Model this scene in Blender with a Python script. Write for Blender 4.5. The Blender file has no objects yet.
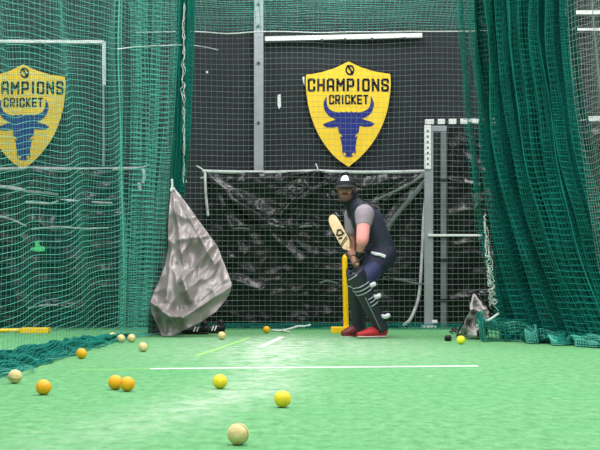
import bpy, bmesh, math, random
import numpy as np
from mathutils import Vector, Matrix, noise

random.seed(7)
C = bpy.context.scene.collection
H, F = 0.548, 1300.0            # eye height and focal length in pixels (600 px wide frame)


def W(px, py, d):               # a point seen at (px, py) and standing d metres away
    return Vector(((px - 300) * d / F, d, H + (278 - py) * d / F))


def X(px, d):
    return (px - 300) * d / F


# ---------------------------------------------------------------- materials
def lin(c):
    return tuple((v / 255 / 12.92 if v / 255 <= 0.04045 else ((v / 255 + 0.055) / 1.055) ** 2.4) for v in c)


def mat(name, rgb, rough=0.6, metal=0.0, var=0.12, scale=20.0, bump=0.0, bscale=60.0, spec=0.5, coat=0.0):
    m = bpy.data.materials.new(name)
    m.use_nodes = True
    nt = m.node_tree
    b = nt.nodes['Principled BSDF']
    b.inputs['Roughness'].default_value = rough
    b.inputs['Metallic'].default_value = metal
    b.inputs['Specular IOR Level'].default_value = spec
    b.inputs['Coat Weight'].default_value = coat
    tc = nt.nodes.new('ShaderNodeTexCoord')
    n = nt.nodes.new('ShaderNodeTexNoise')
    n.inputs['Scale'].default_value = scale
    n.inputs['Detail'].default_value = 4
    nt.links.new(tc.outputs['Object'], n.inputs['Vector'])
    r = nt.nodes.new('ShaderNodeValToRGB')
    c = lin(rgb)
    r.color_ramp.elements[0].position = 0.3
    r.color_ramp.elements[1].position = 0.7
    r.color_ramp.elements[0].color = tuple(max(0, v * (1 - var)) for v in c) + (1,)
    r.color_ramp.elements[1].color = tuple(min(1, v * (1 + var)) for v in c) + (1,)
    nt.links.new(n.outputs['Fac'], r.inputs['Fac'])
    nt.links.new(r.outputs['Color'], b.inputs['Base Color'])
    if bump:
        n2 = nt.nodes.new('ShaderNodeTexNoise')
        n2.inputs['Scale'].default_value = bscale
        n2.inputs['Detail'].default_value = 5
        nt.links.new(tc.outputs['Object'], n2.inputs['Vector'])
        bp = nt.nodes.new('ShaderNodeBump')
        bp.inputs['Strength'].default_value = bump
        bp.inputs['Distance'].default_value = 0.02
        nt.links.new(n2.outputs['Fac'], bp.inputs['Height'])
        nt.links.new(bp.outputs['Normal'], b.inputs['Normal'])
    return m


M = dict(
    net_green=mat('net_green', (80, 168, 148), 0.8, var=0.2, scale=3, spec=0.2),
    net_deep=mat('net_deep', (10, 112, 98), 0.8, var=0.25, scale=3, spec=0.15),
    net_curtain=mat('net_curtain', (8, 112, 97), 0.8, var=0.25, scale=3, spec=0.15),
    net_inner_shade=mat('net_inner_shade', (2, 78, 70), 0.85, var=0.25, scale=2, spec=0.1),  # curtain netting darkened; the shade between its layers is put into the colour
    net_pale=mat('net_pale', (122, 142, 130), 0.7, var=0.15, scale=3),
    cord=mat('cord', (205, 214, 208), 0.7),
    wall=mat('wall_panel', (34, 40, 45), 0.7, spec=0.25, var=0.1, scale=1.5, bump=0.05),
    seam=mat('panel_seam', (14, 15, 18), 0.7),
    steel=mat('galvanised', (150, 156, 160), 0.45, metal=0.35, var=0.12, scale=6),
    bolt=mat('bolt', (70, 74, 76), 0.5, metal=0.6),
    white_metal=mat('white_metal', (225, 228, 226), 0.45, var=0.05),
    tarp=mat('black_tarp', (10, 17, 17), 0.24, var=0.3, scale=4, bump=0.04, bscale=14, spec=0.32),
    fold_highlight=mat('fold_highlight', (72, 84, 80), 0.45, var=0.35, scale=9),  # pale strips on tarp folds, crease sheen put into the colour
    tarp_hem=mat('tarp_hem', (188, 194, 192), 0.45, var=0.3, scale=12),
    silver=mat('silver_tarp', (138, 131, 129), 0.37, metal=0.22, var=0.1, scale=5, bump=0.06, bscale=18),
    black_sheet=mat('black_sheet', (12, 13, 14), 0.45),
    yellow_board=mat('yellow_board', (250, 207, 30), 0.5, var=0.05, scale=5),
    sign_navy=mat('sign_navy', (16, 18, 38), 0.8, spec=0.15, var=0.05),
    sign_blue=mat('sign_blue', (40, 50, 128), 0.7, spec=0.2, var=0.06),
    yellow=mat('yellow_plastic', (255, 200, 0), 0.4, var=0.04),
    ball_yellow=mat('ball_yellow', (240, 214, 40), 0.55, var=0.1, scale=40, bump=0.2, bscale=120),
    ball_orange=mat('ball_orange', (246, 176, 0), 0.5, var=0.1, scale=40, bump=0.2, bscale=120),
    ball_cream=mat('ball_cream', (226, 206, 144), 0.65, var=0.14, scale=50, bump=0.3, bscale=120),
    ball_bright=mat('ball_bright', (240, 232, 45), 0.5, var=0.06, scale=40),
    ball_seam=mat('ball_seam', (168, 152, 104), 0.7),
    black=mat('black_rubber', (16, 16, 18), 0.5),
    white=mat('white_plastic', (228, 230, 228), 0.5, var=0.04),
    green_tape=mat('green_tape', (96, 240, 140), 0.5),
    skin=mat('skin', (164, 116, 100), 0.55, var=0.06, scale=30),
    lips=mat('lips', (120, 70, 66), 0.5),
    hair=mat('hair', (24, 20, 19), 0.7, var=0.3, scale=200),
    eye=mat('eye_white', (128, 120, 116), 0.3, var=0.02),
    iris=mat('iris', (25, 18, 15), 0.3),
    vest=mat('vest', (36, 42, 58), 0.75, var=0.2, scale=10, bump=0.4, bscale=22),
    collar=mat('collar', (16, 18, 26), 0.8),
    sleeve=mat('grey_sleeve', (150, 138, 146), 0.8, var=0.08, bump=0.2, bscale=40),
    pink=mat('pink_sleeve', (232, 150, 146), 0.75, var=0.04),
    trousers=mat('trousers', (22, 28, 50), 0.75, var=0.2, scale=9, bump=0.5, bscale=18),
    thigh=mat('thigh_guard', (38, 47, 86), 0.7, var=0.1),
    pad=mat('pad', (36, 40, 52), 0.5, var=0.12, scale=12, bump=0.2, bscale=30),
    stripe=mat('pad_stripe', (168, 174, 182), 0.6, var=0.03),
    pad_white=mat('pad_white', (215, 218, 222), 0.5, var=0.03),
    shoe=mat('red_shoe', (196, 44, 56), 0.5, var=0.15, scale=25),
    shoe_dark=mat('shoe_dark', (112, 46, 44), 0.5, var=0.15),
    sole=mat('sole', (214, 196, 190), 0.6),
    willow=mat('willow', (232, 206, 158), 0.5, var=0.08, scale=12),
    grip=mat('grip', (222, 186, 140), 0.7, var=0.15, scale=60, bump=0.5, bscale=160),
    line_white=mat('line_white', (228, 240, 226), 0.8, var=0.08, scale=18),
    line_lime=mat('line_lime', (152, 218, 112), 0.8, var=0.06, scale=18),
    cap=mat('cap', (30, 32, 40), 0.75),
    cap_white=mat('cap_white', (236, 238, 242), 0.7, var=0.03),
)


def turf():
    m = bpy.data.materials.new('turf')
    m.use_nodes = True
    nt = m.node_tree
    N, L = nt.nodes.new, nt.links.new
    b = nt.nodes['Principled BSDF']
    b.inputs['Roughness'].default_value = 0.85
    b.inputs['Specular IOR Level'].default_value = 0.2
    tc = N('ShaderNodeTexCoord')

    def nz(sx, sy, detail=4, rough=0.6):
        mp = N('ShaderNodeMapping')
        mp.inputs['Scale'].default_value = (sx, sy, 1)
        L(tc.outputs['Object'], mp.inputs['Vector'])
        n = N('ShaderNodeTexNoise')
        n.inputs['Scale'].default_value = 1
        n.inputs['Detail'].default_value = detail
        n.inputs['Roughness'].default_value = rough
        L(mp.outputs['Vector'], n.inputs['Vector'])
        return n.outputs['Fac']

    def ramp(fac, p0, p1, c0=(0, 0, 0), c1=(1, 1, 1)):
        r = N('ShaderNodeValToRGB')
        r.color_ramp.elements[0].position, r.color_ramp.elements[1].position = p0, p1
        r.color_ramp.elements[0].color, r.color_ramp.elements[1].color = tuple(c0) + (1,), tuple(c1) + (1,)
        L(fac, r.inputs['Fac'])
        return r.outputs['Color']

    def mth(op, a, bb=None):
        n = N('ShaderNodeMath')
        n.operation = op
        for i, v in enumerate((a, bb)):
            if v is None:
                continue
            if isinstance(v, (int, float)):
                n.inputs[i].default_value = v
            else:
                L(v, n.inputs[i])
        return n.outputs[0]

    def mix(fac, a, bb):
        n = N('ShaderNodeMix')
        n.data_type = 'RGBA'
        if isinstance(fac, (int, float)):
            n.inputs[0].default_value = fac
        else:
            L(fac, n.inputs[0])
        for i, v in ((6, a), (7, bb)):
            if isinstance(v, tuple):
                n.inputs[i].default_value = v + (1,)
            else:
                L(v, n.inputs[i])
        return n.outputs[2]

    base = ramp(nz(19, 11, 7, .75), 0.36, 0.64, lin((78, 142, 88)), lin((116, 178, 120)))
    base = mix(mth('MULTIPLY', ramp(nz(0.9, 0.9), 0.4, 0.7), 0.35), base, lin((78, 158, 94)))
    # the worn, sandy strip bowlers and batters run over
    sep = N('ShaderNodeSeparateXYZ')
    L(tc.outputs['Object'], sep.inputs[0])
    x, y = sep.outputs[0], sep.outputs[1]

    def band(x0, k, y0, w):      # exp(-((x - x0 - k (y - y0)) / w)^2)
        c = mth('ADD', mth('MULTIPLY', mth('SUBTRACT', y, y0), k), x0)
        t = mth('DIVIDE', mth('SUBTRACT', x, c), w)
        return mth('EXPONENT', mth('MULTIPLY', mth('MULTIPLY', t, t), -1))

    def ygate(a, bb, w):
        up = mth('MULTIPLY', mth('SUBTRACT', y, a), w)
        dn = mth('MULTIPLY', mth('SUBTRACT', bb, y), w)
        lo = mth('MINIMUM', up, dn)
        n = N('ShaderNodeClamp')
        L(lo, n.inputs[0])
        return n.outputs[0]

    bend = mth('ADD', mth('MULTIPLY', mth('MAXIMUM', mth('SUBTRACT', 6.5, y), 0.0), -0.24), -0.2)
    bt = mth('DIVIDE', mth('SUBTRACT', x, bend), 0.24)
    strip = mth('MULTIPLY', mth('EXPONENT', mth('MULTIPLY', mth('MULTIPLY', bt, bt), -1)), ygate(3.6, 13.0, 0.45))
    wide = mth('MULTIPLY', band(0.0, 0.0, 8, 1.05), ygate(7.6, 13.2, 0.5))
    wear = mth('ADD', mth('MULTIPLY', strip, 0.75), mth('MULTIPLY', wide, 0.7))
    patch = ramp(nz(8, 6, 9, 0.75), 0.38, 0.60)
    col = mix(mth('MULTIPLY', wear, patch), base, lin((182, 200, 178)))
    scuff = mth('MULTIPLY', ramp(nz(9, 9, 3, 0.5), 0.68, 0.74), 0.45)
    col = mix(scuff, col, lin((168, 196, 152)))
    dirt = mth('MULTIPLY', ramp(nz(18, 16, 2, 0.5), 0.755, 0.78), 0.6)
    col = mix(dirt, col, lin((50, 96, 64)))
    L(col, b.inputs['Base Color'])
    bp = N('ShaderNodeBump')
    bp.inputs['Strength'].default_value = 0.5
    bp.inputs['Distance'].default_value = 0.012
    L(nz(110, 160, 3, 0.7), bp.inputs['Height'])
    L(bp.outputs['Normal'], b.inputs['Normal'])
    return m


# ---------------------------------------------------------------- object helpers
def tag(o, label=None, cat=None, group=None, kind=None):
    if label: o['label'] = label
    if cat: o['category'] = cat
    if group: o['group'] = group
    if kind: o['kind'] = kind
    return o


def empty(name, loc, label, cat, group=None, rz=0):
    o = bpy.data.objects.new(name, None)
    C.objects.link(o)
    o.location = loc
    o.rotation_euler = (0, 0, rz)
    return tag(o, label, cat, group)


def link(name, me, m, parent=None, smooth=False):
    o = bpy.data.objects.new(name, me)
    C.objects.link(o)
    if m is not None and not me.materials:
        me.materials.append(m)
    if parent is not None:
        o.parent = parent
        if parent.type == 'EMPTY' and parent.parent is None:   # parts are written in world space
            o.matrix_parent_inverse = parent_inv(parent)
        else:
            o.matrix_parent_inverse = parent_inv(parent)
    if smooth:
        for p in me.polygons:
            p.use_smooth = True
    return o


def parent_inv(p):
    mats = []
    while p is not None:
        mats.append((p.matrix_basis.copy(), p.matrix_parent_inverse.copy() if p.parent else None))
        p = p.parent
    w = Matrix()
    for basis, inv in reversed(mats):
        w = w @ (inv @ basis if inv is not None else basis)
    return w.inverted()


def bm_mesh(bm, name='m'):
    bmesh.ops.recalc_face_normals(bm, faces=bm.faces)
    me = bpy.data.meshes.new(name)
    bm.to_mesh(me)
    bm.free()
    return me


def add_box(bm, lo, hi, bevel=0.0, mx=None):
    lo, hi = Vector(lo), Vector(hi)
    r = bmesh.ops.create_cube(bm, size=1)
    vs = r['verts']
    for v in vs:
        v.co = Vector((lo[i] + (v.co[i] + 0.5) * (hi[i] - lo[i]) for i in range(3)))
    if bevel:
        es = list({e for v in vs for e in v.link_edges})
        g = bmesh.ops.bevel(bm, geom=es, offset=bevel, segments=2, affect='EDGES', profile=0.6)
        vs = g['verts']
        vs = list({v for f in g['faces'] for v in f.verts} | set(v for v in vs if v.is_valid))
    if mx is not None:
        isl = set(vs)
        stack = list(vs)
        while stack:
            v = stack.pop()
            for e in v.link_edges:
                w = e.other_vert(v)
                if w not in isl:
                    isl.add(w); stack.append(w)
        for v in isl:
            v.co = mx @ v.co
    return bm


def box(name, lo, hi, m, parent=None, bevel=0.0):
    bm = bmesh.new()
    add_box(bm, lo, hi, bevel)
    return link(name, bm_mesh(bm), m, parent)


def bar(bm, a, b, w, h=None):
    """a square bar between two points"""
    a, b = Vector(a), Vector(b)
    t = (b - a).normalized()
    ref = Vector((0, 1, 0)) if abs(t.y) < 0.9 else Vector((0, 0, 1))
    s = t.cross(ref).normalized()
    u = s.cross(t)
    h = h or w
    vs = []
    for p in (a, b):
        for i, j in ((-1, -1), (1, -1), (1, 1), (-1, 1)):
            vs.append(bm.verts.new(p + s * (i * w / 2) + u * (j * h / 2)))
    for f in ((0, 1, 2, 3), (7, 6, 5, 4)):
        bm.faces.new([vs[i] for i in f])
    for i in range(4):
        j = (i + 1) % 4
        bm.faces.new((vs[i], vs[i + 4], vs[j + 4], vs[j]))


def spline(pts, n):
    """Catmull-Rom through pts (tuples of floats)"""
    pts = [np.array(p, float) for p in pts]
    if len(pts) == 2:
        return [pts[0] + (pts[1] - pts[0]) * i / n for i in range(n + 1)]
    out = []
    P = [2 * pts[0] - pts[1]] + pts + [2 * pts[-1] - pts[-2]]
    for k in range(len(pts) - 1):
        p0, p1, p2, p3 = P[k:k + 4]
        for i in range(n):
            t = i / n
            out.append(0.5 * (2 * p1 + (p2 - p0) * t + (2 * p0 - 5 * p1 + 4 * p2 - p3) * t * t + (3 * p1 - p0 - 3 * p2 + p3) * t ** 3))
    out.append(pts[-1])
    return out


def add_limb(bm, pts, side=(0, -1, 0), n=6, seg=14):
    """pts: (Vector, ra[, rb]); an oval, tapering, round-ended limb; ra along side, rb across it"""
    rows = [tuple(p[0]) + (p[1], p[2] if len(p) > 2 else p[1]) for p in pts]
    rows = spline(rows, n)
    P = [Vector(r[:3]) for r in rows]
    rad = [(max(r[3], 0.002), max(r[4], 0.002)) for r in rows]
    t0, t1 = (P[1] - P[0]).normalized(), (P[-1] - P[-2]).normalized()
    head, tail = [], []
    for a in (80, 60, 38, 18):
        c, s = math.cos(math.radians(a)), math.sin(math.radians(a))
        m0, m1 = min(rad[0]), min(rad[-1])
        head.append((P[0] - t0 * m0 * s, rad[0][0] * c, rad[0][1] * c))
        tail.insert(0, (P[-1] + t1 * m1 * s, rad[-1][0] * c, rad[-1][1] * c))
    R = head + [(P[i], rad[i][0], rad[i][1]) for i in range(len(P))] + tail
    side = Vector(side).normalized()
    rings = []
    for i, (p, a, b) in enumerate(R):
        t = (R[min(i + 1, len(R) - 1)][0] - R[max(i - 1, 0)][0]).normalized()
        s = side - t * side.dot(t)
        if s.length < 0.05:
            s = t.orthogonal()
        s.normalize()
        u = t.cross(s)
        rings.append([bm.verts.new(p + s * (a * math.cos(2 * math.pi * k / seg)) + u * (b * math.sin(2 * math.pi * k / seg))) for k in range(seg)])
    for i in range(len(rings) - 1):
        for k in range(seg):
            l = (k + 1) % seg
            bm.faces.new((rings[i][k], rings[i][l], rings[i + 1][l], rings[i + 1][k]))
    bm.faces.new(rings[0][::-1])
    bm.faces.new(rings[-1])


def add_ball(bm, c, r, mx=None, seg=20):
    r = (r, r, r) if isinstance(r, (int, float)) else r
    m = Matrix.Translation(c) @ (mx or Matrix()) @ Matrix.Diagonal((r[0], r[1], r[2], 1))
    bmesh.ops.create_uvsphere(bm, u_segments=seg, v_segments=seg * 2 // 3, radius=1, matrix=m)


def fused(bm, name, m, parent, voxel=0.008, smooth=6, factor=0.5):
    """melt overlapping limbs into one continuous skin"""
    me = bm_mesh(bm)
    o = link(name, me, m, parent)
    r = o.modifiers.new('Remesh', 'REMESH')
    r.mode = 'VOXEL'
    r.voxel_size = voxel
    r.use_smooth_shade = True
    s = o.modifiers.new('Smooth', 'SMOOTH')
    s.iterations = smooth
    s.factor = factor
    return o


def tube(name, pts, r, m, parent=None, n=6, seg=8):
    bm = bmesh.new()
    add_limb(bm, [(Vector(p), r) for p in pts], side=(0.3, 0.9, 0.3), n=n, seg=seg)
    return link(name, bm_mesh(bm), m, parent, smooth=True)


def prism(name, outline, m, parent, mx, t):
    """a flat outline (x, z pairs) pushed back to thickness t, its face at local y = 0"""
    bm = bmesh.new()
    for pi_, poly in enumerate(outline if isinstance(outline[0][0], (tuple, list)) else [outline]):
        f = [bm.verts.new(mx @ Vector((x, -.0003 * pi_, z))) for x, z in poly]
        b = [bm.verts.new(mx @ Vector((x, t, z))) for x, z in poly]
        n = len(poly)
        bm.faces.new(f)
        bm.faces.new(b[::-1])
        for i in range(n):
            bm.faces.new((f[i], b[i], b[(i + 1) % n], f[(i + 1) % n]))
    return link(name, bm_mesh(bm), m, parent)


# ---------------------------------------------------------------- nets: every twine is a real strand
def strands(name, G, r, m, parent=None, ru=None):
    """G: (nu, nv, 3) knots; three-sided twines along both directions"""
    G = np.asarray(G, float)
    V, Fc, off = [], [], 0
    for axis in (0, 1):
        A = G if axis == 0 else G.transpose(1, 0, 2)      # A: (along, lines, 3)
        rr = r if axis == 0 else (ru or r)
        T = np.gradient(A, axis=0)
        T /= np.linalg.norm(T, axis=2, keepdims=True) + 1e-9
        ref = np.array((0.11, 0.2, 1.0)) if axis == 0 else np.array((0.8, 0.6, 0.05))
        a = np.cross(T, ref)
        a /= np.linalg.norm(a, axis=2, keepdims=True) + 1e-9
        b = np.cross(T, a)
        n, k = A.shape[:2]
        ring = np.stack([A + rr * (a * math.cos(t) + b * math.sin(t)) for t in (0.5, 0.5 + 2.0944, 0.5 + 4.18879)], axis=2)
        V.append(ring.reshape(-1, 3))
        idx = (np.arange(n * k).reshape(n, k) * 3) + off
        for c in range(3):
            d = (c + 1) % 3
            q = np.stack([idx[:-1] + c, idx[:-1] + d, idx[1:] + d, idx[1:] + c], axis=-1)
            Fc.append(q.reshape(-1, 4))
        off += n * k * 3
    V, Fc = np.concatenate(V), np.concatenate(Fc)
    me = bpy.data.meshes.new(name)
    me.vertices.add(len(V)); me.vertices.foreach_set('co', V.ravel())
    me.loops.add(Fc.size); me.loops.foreach_set('vertex_index', Fc.ravel().astype(np.int32))
    me.polygons.add(len(Fc)); me.polygons.foreach_set('loop_start', np.arange(0, Fc.size, 4, dtype=np.int32))
    me.update(calc_edges=True)
    me.validate()
    return link(name, me, m, parent)


def nz(x, y, z=0.0):
    return noise.noise(Vector((x, y, z)))


def grid(nu, nv, fn):
    return np.array([[tuple(fn(i / (nu - 1), j / (nv - 1))) for j in range(nv)] for i in range(nu)])


# ---------------------------------------------------------------- sheets of tarpaulin
def seg_d(p, a, b):
    ax, ay, bx, by = a[0], a[1], b[0], b[1]
    dx, dy = bx - ax, by - ay
    t = max(0, min(1, ((p[0] - ax) * dx + (p[1] - ay) * dy) / (dx * dx + dy * dy + 1e-9)))
    return math.hypot(p[0] - ax - t * dx, p[1] - ay - t * dy)


def creased(p, ridges, ties, seed, amp=0.03):
    """how far a sheet stands out at p (m, in its own plane): folds radiating from ties, ridges, crumple"""
    h = 0.0
    for a, b, w, k in ridges:
        h += k * math.exp(-(seg_d(p, a, b) / w) ** 2)
    for tx, ty, n, k in ties:
        dx, dy = p[0] - tx, p[1] - ty
        r = math.hypot(dx, dy)
        th = math.atan2(dy, dx)
        h += k * abs(math.sin(th * n + 1.3 * nz(r * 2, th * 2, seed))) * r / (0.25 + r) * math.exp(-r / 0.9)
    q = 1 - abs(nz(p[0] * 2.2 + seed, p[1] * 3.1, seed)) * 2
    h += amp * q * 0.8
    q = 1 - abs(nz(p[0] * 5 + seed, p[1] * 7.5, seed + 5)) * 2
    h += amp * q * 0.30
    q = 1 - abs(nz(p[0] * 12 + seed, p[1] * 15, seed + 9)) * 2
    h += amp * q * 0.05
    return h


def sheet(name, fn, nu, nv, m, parent=None, thick=0.003):
    G = grid(nu, nv, fn)
    vs = [tuple(p) for p in G.reshape(-1, 3)]
    fs = [(i * nv + j, (i + 1) * nv + j, (i + 1) * nv + j + 1, i * nv + j + 1) for i in range(nu - 1) for j in range(nv - 1)]
    me = bpy.data.meshes.new(name)
    me.from_pydata(vs, [], fs)
    me.update()
    o = link(name, me, m, parent, smooth=True)
    s = o.modifiers.new('Solidify', 'SOLIDIFY')
    s.thickness = thick
    s.offset = 0
    return o


# ================================================================= the setting
floor_o = box('floor', (-6, -2.5, -0.1), (6, 15.2, 0), turf())
tag(floor_o, 'bright green artificial turf with a worn pale strip', 'floor', kind='structure')


def floor_line(pts, w, m, label):
    bm = bmesh.new()
    (x0, y0), (x1, y1) = pts
    d = Vector((x1 - x0, y1 - y0, 0)).normalized()
    s = Vector((-d.y, d.x, 0)) * w / 2
    q = [Vector((x0, y0, 0)) - s, Vector((x1, y1, 0)) - s, Vector((x1, y1, 0)) + s, Vector((x0, y0, 0)) + s]
    lo = [bm.verts.new(v + Vector((0, 0, -0.001))) for v in q]
    hi = [bm.verts.new(v + Vector((0, 0, 0.0025))) for v in q]
    bm.faces.new(hi)
    bm.faces.new(lo[::-1])
    for i in range(4):
        bm.faces.new((lo[i], lo[(i + 1) % 4], hi[(i + 1) % 4], hi[i]))
    o = link('line_marking', bm_mesh(bm), m, floor_o)
    o['label'] = label


floor_line([(X(150, 7.84), 7.84), (X(478, 8.08), 8.08)], 0.06, M['line_white'], 'white crease line across the lane')
floor_line([(X(75, 7.7), 7.7), (X(150, 7.83), 7.83)], 0.018, M['line_lime'], 'faint yellowish continuation of the crease line')
floor_line([(X(262, 10.35), 10.35), (X(282, 12.05), 12.05)], 0.05, M['line_white'], 'short white guide line running towards the stumps')
floor_line([(X(197, 9.15), 9.15), (X(250, 11.9), 11.9)], 0.03, M['line_lime'], 'lime green guide line running towards the back net')
floor_line([(X(343, 12.2), 12.1), (X(350, 12.2), 12.14)], 0.10, M['line_white'], 'scrap of white line below the stump')
floor_line([(X(344, 12.6), 12.55), (X(350, 12.6), 12.6)], 0.16, M['line_lime'], 'scrap of lime line below the stump')

wall = box('wall_back', (-6, 14.6, 0), (6, 14.8, 5.2), M['wall'])
tag(wall, 'black panelled back wall behind the nets', 'wall', kind='structure')
bm = bmesh.new()
for px in (228, 419, 110, 20, 520):
    add_box(bm, (X(px, 14.6) - 0.008, 14.592, 0.0), (X(px, 14.6) + 0.008, 14.61, 5.2))
for py in (95,):
    z = W(0, py, 14.6).z
    add_box(bm, (X(262, 14.6), 14.592, z - 0.012), (X(420, 14.6), 14.61, z + 0.012))
tag(link('trim_1', bm_mesh(bm), M['seam']), 'dark seams between the wall panels', 'trim', kind='structure')


def rail(pts, w, m, label, name='wall_rail', d=14.52, group=None):
    bm = bmesh.new()
    P = [W(*p, d) for p in pts]
    for a, b in zip(P, P[1:]):
        bar(bm, a, b, w)
    root = link(name, bm_mesh(bm), m)
    tag(root, label, 'rail', group)
    n = max(2, int((P[0] - P[-1]).length / 0.6)) if len(P) == 2 else 3
    return root


def rail_with_brackets(pts, w, m, label, name, at):
    o = rail(pts, w, m, label, name)
    for px, py in at:
        p = W(px, py, 14.52)
        box('bracket', (p.x - 0.014, 14.488, p.z - w * 0.5 - 0.012), (p.x + 0.014, 14.6, p.z - w * 0.5 + 0.012), M['bolt'], o, 0.003)
    return o


rail_with_brackets([(265, 39), (422, 35.5)], 0.05, M['white_metal'],
                   'long white wall rail above the central shield sign', 'wall_rail', [(322, 38.2), (345, 37.5), (372, 37), (404, 36.3)])
o = rail([(-60, 41), (104, 42), (104, 85)], 0.035, M['white_metal'],
         'white wall rail behind the green side net, bent down at its end', 'wall_rail')
box('lower_upright', W(103, 166, 14.5) + Vector((-0.006, 0, 0)), W(104.8, 86, 14.54), M['steel'], o)
rail([(540, 13), (640, 12)], 0.045, M['white_metal'], 'upper of two thin white rails high beside the right curtain net')
rail([(548, 29.5), (640, 29.5)], 0.025, M['white_metal'], 'lower of two thin white rails high beside the right curtain net')
o = rail([(425, 122), (484, 121), (560, 119.5), (640, 118)], 0.055, M['white_metal'],
         'white horizontal rail over the tops of the grey steel posts', 'wall_rail', d=14.3)
for px in (435.5, 446.5, 458):
    p = W(px, 121.6, 14.3)
    box('black_clamp', (p.x - 0.02, 14.26, p.z - 0.034), (p.x + 0.02, 14.335, p.z + 0.034), M['black'], o, 0.004)

# the galvanised upright behind the net
pole = empty('steel_upright', (X(258.5, 14.45), 14.45, 0), 'tall grey galvanised upright standing beside the central shield sign', 'post')
px0, px1 = X(254, 14.45), X(263.3, 14.45)
bm = bmesh.new()
add_box(bm, (px0, 14.44, 0), (px1, 14.452, 4.6))
add_box(bm, (px0, 14.452, 0), (px0 + 0.012, 14.52, 4.6))
add_box(bm, (px1 - 0.012, 14.452, 0), (px1, 14.52, 4.6))
link('channel', bm_mesh(bm), M['steel'], pole)
for py in (4, 26, 63, 123):
    p = W(258.3, py, 14.43)
    bm = bmesh.new()
    bmesh.ops.create_cone(bm, cap_ends=True, segments=6, radius1=0.022, radius2=0.018, depth=0.02,
                          matrix=Matrix.Translation((p.x, 14.432, p.z)) @ Matrix.Rotation(math.pi / 2, 4, 'X'))
    link('bolt', bm_mesh(bm), M['bolt'], pole)

# grey steel frame right of the batter
fr = empty('door_frame', (X(436, 14.2), 14.2, 0), 'grey steel door frame of two narrow posts right of the batter', 'frame')
bm = bmesh.new(); add_box(bm, (X(424.2, 14.2), 14.17, 0), (X(433, 14.2), 14.23, W(0, 126, 14.2).z), 0.004)
p1 = link('post', bm_mesh(bm), M['steel'], fr)
p1['label'] = 'wider left post with a white slotted top'
bm = bmesh.new()
add_box(bm, (X(424.4, 14.16), 14.155, W(0, 169, 14.16).z), (X(430.8, 14.16), 14.168, W(0, 125, 14.16).z), 0.003)
sp = link('slotted_plate', bm_mesh(bm), M['white_metal'], p1)
bm = bmesh.new()
for k in range(7):
    z = W(0, 131 + k * 5.5, 14.15).z
    add_box(bm, (X(427, 14.15), 14.150, z - 0.012), (X(428.6, 14.15), 14.157, z + 0.012))
link('slot', bm_mesh(bm), M['bolt'], p1)
bm = bmesh.new(); add_box(bm, (X(440.5, 14.2), 14.18, 0), (X(446.3, 14.2), 14.22, W(0, 126, 14.2).z), 0.004)
p2 = link('post', bm_mesh(bm), mat('steel_dull', (104, 112, 112), 0.5, metal=0.3, var=0.15, scale=8), fr)
p2['label'] = 'thinner dull right post'
box('lintel', (X(427, 14.2), 14.175, W(0, 131.5, 14.2).z), (X(446.3, 14.2), 14.225, W(0, 126, 14.2).z), M['steel'], fr, 0.004)
box('cross_rail', (X(428, 14.16), 14.14, W(0, 236.5, 14.16).z), (X(482, 14.16), 14.17, W(0, 234.2, 14.16).z), M['white_metal'], fr, 0.003)
for py in (180, 260, 300):
    p = W(443.5, py, 14.17)
    box('hinge', (p.x - 0.035, 14.165, p.z - 0.016), (p.x + 0.035, 14.182, p.z + 0.016), M['black'], fr, 0.002)
box('foot_plate', (X(422, 14.15), 14.1, 0.0), (X(436, 14.15), 14.24, 0.03), M['white_metal'], fr, 0.003)

# ================================================================= shield signs
K = 1 / 3.75 / 89.35           # one measured unit of the sign in metres


def S(p):
    return ((p[0] - 186) * K, (222 - p[1]) * K)


L_SIDE = [(28, 75), (27, 105), (30, 150), (38, 198), (52, 246), (74, 298), (104, 345), (140, 386), (187, 420)]
R_SIDE = [(224, 390), (260, 352), (291, 308), (316, 258), (333, 204), (342, 150), (345, 105), (343, 72)]
TOP = [(290, 64), (236, 48), (187, 25), (138, 49), (84, 66)]
SHIELD = [tuple(p) for p in spline(L_SIDE, 3)] + [tuple(p) for p in spline(R_SIDE, 3)] + TOP
FONT = {
    'C': [[(1, .72), (1, .9), (.85, 1), (.15, 1), (0, .9), (0, .1), (.15, 0), (.85, 0), (1, .1), (1, .28)]],
    'H': [[(0, 0), (0, 1)], [(1, 0), (1, 1)], [(0, .5), (1, .5)]],
    'A': [[(0, 0), (0, .85), (.2, 1), (.8, 1), (1, .85), (1, 0)], [(0, .38), (1, .38)]],
    'M': [[(0, 0), (0, 1), (.5, .45), (1, 1), (1, 0)]],
    'P': [[(0, 0), (0, 1), (.85, 1), (1, .88), (1, .52), (.85, .4), (0, .4)]],
    'I': [[(.5, 0), (.5, 1)]],
    'O': [[(.15, 0), (0, .12), (0, .88), (.15, 1), (.85, 1), (1, .88), (1, .12), (.85, 0), (.15, 0)]],
    'N': [[(0, 0), (0, 1), (1, 0), (1, 1)]],
    'S': [[(1, .75), (1, .9), (.85, 1), (.15, 1), (0, .9), (0, .65), (.15, .55), (.85, .45), (1, .35), (1, .1), (.85, 0), (.15, 0), (0, .1), (0, .25)]],
    'R': [[(0, 0), (0, 1), (.85, 1), (1, .88), (1, .56), (.85, .45), (0, .45)], [(.45, .45), (1, 0)]],
    'K': [[(0, 0), (0, 1)], [(1, 1), (.12, .5), (1, 0)]],
    'E': [[(1, 1), (0, 1), (0, 0), (1, 0)], [(0, .5), (.85, .5)]],
    'T': [[(0, 1), (1, 1)], [(.5, 1), (.5, 0)]],
}


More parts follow.
